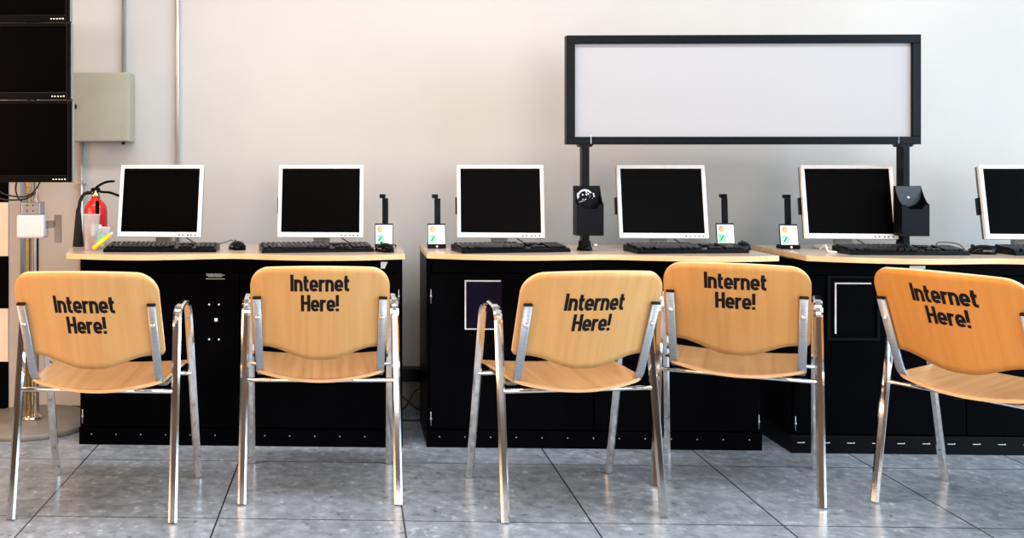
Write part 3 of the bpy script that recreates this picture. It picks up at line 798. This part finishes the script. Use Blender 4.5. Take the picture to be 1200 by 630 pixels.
# boxes hung on the posts
def holder_box(label, cx, torn):
    t = thing('leaflet_box', label, 'leaflet holder', (cx, 3.902 - .0021 + (cx-1.57)*math.sin(R(.8)), 0.840), R(0.8), 'black leaflet boxes hung on the sign posts')
    hw = .0535; H = .197; D = .062; fh = .124
    MB().box(-hw, hw, -.006, -.0021, 0, H, .001).build('back_plate', M['black_metal'], t)
    # sides with the concave upper edge
    side = [(-.0062, 0), (-D, 0), (-D, fh)]
    for i in range(1, 9):
        a = i/8; side.append((-D + (D-.0062)*(a**.6), fh + (H-fh)*a))
    MB().prism(side, 'x', -hw, -hw+.003).build('side_panel', M['black_metal'], t)
    MB().prism(side, 'x', hw-.003, hw).build('side_panel', M['black_metal'], t)
    b = MB()
    pts = [(-hw+.0032, 0), (hw-.0032, 0), (hw-.0032, fh), (hw-.016, fh), (hw-.028, fh-.018), (-hw+.028, fh-.018), (-hw+.016, fh), (-hw+.0032, fh)]
    b.prism(pts, 'y', -D, -D+.003); b.box(-hw+.0032, hw-.0032, -D+.0032, -.0063, 0, .003)
    b.build('front_panel', M['black_metal'], t)
    n = 14
    tp = [(-.050, H-.001), (.050, H-.001)] + [(.050*math.cos(PI*i/n), H-.030-.052*math.sin(PI*i/n)) for i in range(n+1)]
    fl = MB().prism(tp, 'y', -.0125, -.0095).build('flap', M['flap_lit' if not torn else 'black_metal'], t)  # right flap paler: the light falling on it is put into its colour
    MB().box(-.050, .050, -.0095, -.0063, H-.008, H-.001).build('flap_hinge', M['black_metal'], t)
    if not torn:
        MB().lathe([(.0048, 0), (.0046, .0015), (.002, .0024)], 12, Matrix.Translation((0, -.0125, H-.046)) @ Matrix.Rotation(PI/2, 4, 'X')).build('stud', M['edge_white'], fl)
    else:
        random.seed(11); b = MB()
        for i in range(26):
            a = random.uniform(0, 2*PI); rr = random.uniform(.008, .036)
            px, pz = -.010 + rr*math.cos(a)*1.0, H-.045 + rr*math.sin(a)*.8
            w = random.uniform(.0015, .005)
            q = [(px, pz), (px+w*2*math.cos(a+1.4), pz+w*2*math.sin(a+1.4)), (px+w*1.6*math.cos(a+.5), pz+w*1.6*math.sin(a+.5))]
            b.prism(q, 'y', -.0138, -.0122)
        for k in range(10):
            a0 = R(40+14*k); a1 = R(40+14*(k+1)); r0, r1 = .026, .032
            b.prism([(-.008+r0*math.cos(a0), H-.046+r0*math.sin(a0)), (-.008+r1*math.cos(a0), H-.046+r1*math.sin(a0)), (-.008+r1*math.cos(a1), H-.046+r1*math.sin(a1)), (-.008+r0*math.cos(a1), H-.046+r0*math.sin(a1))], 'y', -.0138, -.0122)
        b.build('torn_sticker', M['paper'], fl)
holder_box('black leaflet box with torn white sticker on the left sign post', .949, True)
holder_box('black leaflet box with rounded flap and pale stud on the right sign post', 2.223, False)

# ------------------------------------------------------------------ small things on the left desk
t = thing('fire_extinguisher', 'small red fire extinguisher with black hose standing on the left desk end', 'fire extinguisher', (-1.090, 4.065, TZ))
MB().lathe([(.044, 0), (.048, .004), (.048, .150), (.045, .168), (.034, .186), (.021, .197), (.019, .205)], 28).build('cylinder', M['red'], t)
MB().box(-.006, .037, -.0505, -.044, .045, .093, .0005).build('label_plate', M['paper'], t)
v = MB().lathe([(.018, .2052), (.018, .222), (.012, .226), (.012, .238)], 16).build('valve', M['brass'], t)
MB().box(-.02, .018, -.010, .010, .230, .248, .004).build('valve_head', M['black_plastic'], t)
MB().sweep(smooth_path([(.0, 0, .247), (.022, -.004, .262), (.05, -.008, .273), (.082, -.010, .276)]), rrect(.016, .010, .003, 2), (0, 1, 0)).build('carry_handle', M['black_plastic'], t)
MB().sweep(smooth_path([(.0, 0, .236), (.03, -.004, .230), (.062, -.008, .228), (.106, -.010, .213)]), rrect(.016, .010, .003, 2), (0, 1, 0)).build('squeeze_lever', M['black_plastic'], t)
MB().tube(smooth_path([(-.016, -.004, .228), (-.045, -.014, .222), (-.058, -.028, .195), (-.062, -.042, .160)]), .0075, 8).build('hose', M['rubber'], t)
MB().lathe([(.008, .1605), (.010, .15), (.023, .003), (.023, 0)], 16, Matrix.Translation((-.0635, -.044, 0))).build('horn', M['rubber'], t)
MB().box(.012, .029, -.0555, -.0490, .045+.050, .195, .003).build('pull_tube', M['black_plastic'], t)

def cup(name, label, cat, x, y, r0, r1, h, m, z0=TZ):
    t = thing(name, label, cat, (x, y, z0))
    MB().lathe([(.0005, .002), (r0*.9, .002), (r0, 0), (r0+.0004, .004), (r1, h), (r1+.0015, h), (r1+.0015, h-.003), (r1-.0012, h-.003), (r0-.0012, .005), (.0005, .005)], 28, cap=False).build('cup_wall', m, t)
    return t
cup('plastic_cup', 'tall clear plastic cup on the left front corner of the left desk', 'cup', -1.052, 3.855, .024, .033, .145, M['clear'])
t = thing('sticker_tub', 'small cloudy plastic tub with a printed label behind the yellow pen', 'tub', (-1.028, 3.93, TZ))
MB().lathe([(.0005, .002), (.027, .002), (.030, 0), (.033, .085), (.0345, .088), (.0325, .088), (.0285, .005), (.0005, .005)], 24, cap=False).build('tub_wall', M['cloudy'], t)
MB().box(-.012, .016, -.036, -.0345, .012, .060, .0003).build('tub_label', M['print_green'], t)
t = thing('highlighter_pen', 'yellow highlighter pen leaning on the left end of a keyboard', 'pen', (-1.012, 3.812, TZ))
d0, d1v = Vector((-.018, -.02, .0095)), Vector((.040, .018, .062))
ax = (d1v-d0); q = ax.to_track_quat('Z', 'Y').to_matrix().to_4x4(); mt = Matrix.Translation(d0) @ q; LL = ax.length
MB().lathe([(.005, 0), (.0095, .005), (.0095, LL)], 14, mt).build('barrel', M['yellow'], t)
MB().lathe([(.0065, LL+.0002), (.0065, LL+.010), (.004, LL+.018)], 14, mt).build('cap', M['cloudy'], t)

# white looped cable on the right desk
tag(MB().tube(smooth_path([(1.905, 3.955, TZ+.004), (1.897, 3.91, TZ+.020), (1.885, 3.865, TZ+.026), (1.878, 3.84, TZ+.012), (1.883, 3.83, TZ+.0035), (1.907, 3.827, TZ+.0035), (1.909, 3.842, TZ+.0035), (1.89, 3.852, TZ+.004)]), .003, 8)
    .build('looped_cable', M['cable_white']), 'short white looped cable at the left end of a keyboard on the right desk', 'cable')

# ------------------------------------------------------------------ pole with stacked screens, far left
t = thing('screen_stand', 'tall chrome pole stand on a round grey base left of the desks', 'stand', (-1.372, 4.085, 0))
MB().lathe([(.255, 0), (.258, .004), (.258, .020), (.254, .024), (.05, .026)], 48).build('base_disc', M['stand_disc'], t)
for dx, r, m in ((-.016, .0125, 'brass'), (.017, .0125, 'chrome')):
    p = MB().tube([(dx, 0, .0265), (dx, 0, 2.30)], r, 20).build('pole', M[m], t)
MB().lathe([(.042, .0262), (.042, .036), (.034, .040)], 24).build('pole_foot', M['chrome'], t)
MB().box(-.058, .062, -.038, .036, .806, .908, .010).build('pole_clamp', M['white'], t)
k = MB().box(-.037, .046, -.034, .030, .9085, .962, .004).build('clamp_block', M['steel'], t)
for bx in (-.012, .014):
    for bz in (.924, .948):
        MB().lathe([(.0035, 0), (.003, .002)], 8, Matrix.Translation((bx, -.034, bz)) @ Matrix.Rotation(PI/2, 4, 'X')).build('screw', M['rubber'], k)
b = MB(); b.box(.0625, .095, -.008, .008, .85, .88, .003); b.box(.095, .125, .0, .012, .785, .905, .002)
b.build('wall_bracket', M['stand_disc'], t)
b = MB()
b.tube(smooth_path([(-.07, .02, 1.08), (-.062, -.03, 1.02), (-.05, -.035, .98), (-.034, -.032, .965)]), .004, 6)
b.tube(smooth_path([(-.20, .02, 1.06), (-.12, -.03, 1.0), (-.02, -.04, .985), (.03, -.035, 1.02), (.05, -.02, 1.08)]), .0035, 6)
b.tube(smooth_path([(-.22, .0, 1.02), (-.12, -.035, .975), (-.02, -.04, .975), (.02, -.02, 1.0)]), .0035, 6)
b.build('cable', M['cable'], t)
def wall_tv(label, z0, z1, dx):
    t = thing('display_screen', label, 'screen', (-1.372+dx, 3.95, z0), 0, 'black screens stacked on the chrome pole')
    h = z1-z0; w = .205
    b = MB(); bz = .018
    b.box(-w, -w+bz, 0, .04, 0, h, .003); b.box(w-bz, w, 0, .04, 0, h, .003)
    b.box(-w+bz-.002, w-bz+.002, 0, .04, h-bz, h, .003); b.box(-w+bz-.002, w-bz+.002, 0, .04, 0, .03, .003)
    bez = b.build('bezel', M['black_plastic'], t)
    MB().box(-w+bz-.001, w-bz+.001, .005, .036, .029, h-bz+.001).build('screen', M['screen'], t)
    MB().box(w+.0002, w+.003, .006, .034, .002, h-.002, .001).build('side_rim', M['stand_grey'], t)
    MB().box(-.12, .12, .0405, .055, .06, h-.06, .004).build('rear_cover', M['black_plastic'], t)
    MB().box(-.045, .045, .0555, .1205, h/2-.05, h/2+.05, .003).build('pole_mount', M['black_metal'], t)
    for i, ex in enumerate((.128, .140, .153, .165, .177)):
        MB().box(ex-.0025, ex+.0025, -.0012, .001, .011, .0145 + (.001 if i == 4 else 0)).build('indicator', M['led'], bez)
wall_tv('black display screen, lowest of the three stacked on the chrome pole', 1.048, 1.391, .006)
wall_tv('black display screen, middle of the three on the chrome pole, beside the grey box', 1.394, 1.714, .001)
wall_tv('black display screen, topmost on the chrome pole, cut by the picture top', 1.717, 2.05, -.003)

# junction box and pipes on the wall
t = thing('junction_box', 'grey green metal junction box on the wall beside the stacked screens', 'electrical box', (-1.127, 4.2805, 1.226))
MB().box(-.137, .131, 0, .1192, 0, .312, .003).build('box_body', M['box_green'], t)
MB().box(-.134, .128, -.006, -.0002, .003, .309, .002).build('box_lid', M['box_green'], t)
MB().lathe([(.013, 0), (.013, .010), (.007, .014)], 16, Matrix.Translation((-.118, -.006, .157)) @ Matrix.Rotation(PI/2, 4, 'X')).build('latch', M['black_plastic'], t)
MB().lathe([(.008, -.012), (.008, -.0002)], 10, Matrix.Translation((.09, .06, 0))).build('cable_gland', M['rubber'], t)
def pipe(label, x, z0, z1):
    t = thing('conduit_pipe', label, 'pipe', (x, 4.386, z0), 0, 'metal conduit pipes on the wall')
    MB().tube([(0, 0, 0), (0, 0, z1-z0)], .0105, 14).build('tube', M['pipe'], t)
    for f in (.25, .8):
        z = (z1-z0)*f
        MB().box(-.020, .020, -.0125, .0135, z-.008, z+.008, .002).build('clip', M['pipe'], t)
pipe('thin metal conduit rising from the grey green junction box to the ceiling', -1.045, 1.539, 3.2)
pipe('thin metal conduit running up the wall behind the monitor nearest the extinguisher', -.797, .20, 3.2)
pipe('thin metal conduit dropping below the junction box behind the extinguisher', -1.243, .30, 1.2255)

# striped column at the left picture edge
t = thing('striped_column', 'flat column with black and cream bands at the left picture edge', 'column', (-1.72, 4.372, 0))
BZ = [.0002, .2165, .461, .7015, .949, 1.19, 1.432, 1.674, 1.916, 2.158]
for i in range(len(BZ)-1):
    MB().box(-.16, .148, -.026, .026, BZ[i], BZ[i+1]-.0004, .001).build('band', M['cream' if i % 2 else 'black'], t)
MB().box(.1482, .203, -.022, .026, .0002, 2.158, .002).build('edge_strip', M['dull_strip'], t)

# cables and duct along the wall behind the desks
tag(MB().box(-.02, .54, 4.30, 4.375, .150, .205, .003).build('cable_duct', M['black_plastic']), 'black cable duct low on the wall in the gap between left and middle desks', 'cable duct')
b = MB()
b.tube(smooth_path([(.16, 4.27, .004), (.24, 4.24, .05), (.29, 4.26, .12), (.36, 4.27, .14)]), .0045, 6)
b.tube(smooth_path([(.36, 4.27, .010), (.29, 4.23, .05), (.25, 4.25, .08), (.16, 4.27, .14)]), .0045, 6)
b.tube(smooth_path([(.14, 4.22, .0045), (.26, 4.20, .0045), (.40, 4.22, .0045)]), .0045, 6)
tag(b.build('power_cables', M['cable']), 'tangle of black cables on the floor between left and middle desks', 'cables', kind='stuff')
for lab, pts in (('black cable on the floor behind the round grey base, nearest the wall', [(-1.36, 4.365, .006), (-1.25, 4.37, .006), (-1.15, 4.36, .006), (-1.0, 4.35, .006)]),):
    tag(MB().tube(smooth_path(pts), .006, 6).build('floor_cable', M['cable']), lab, 'cable')
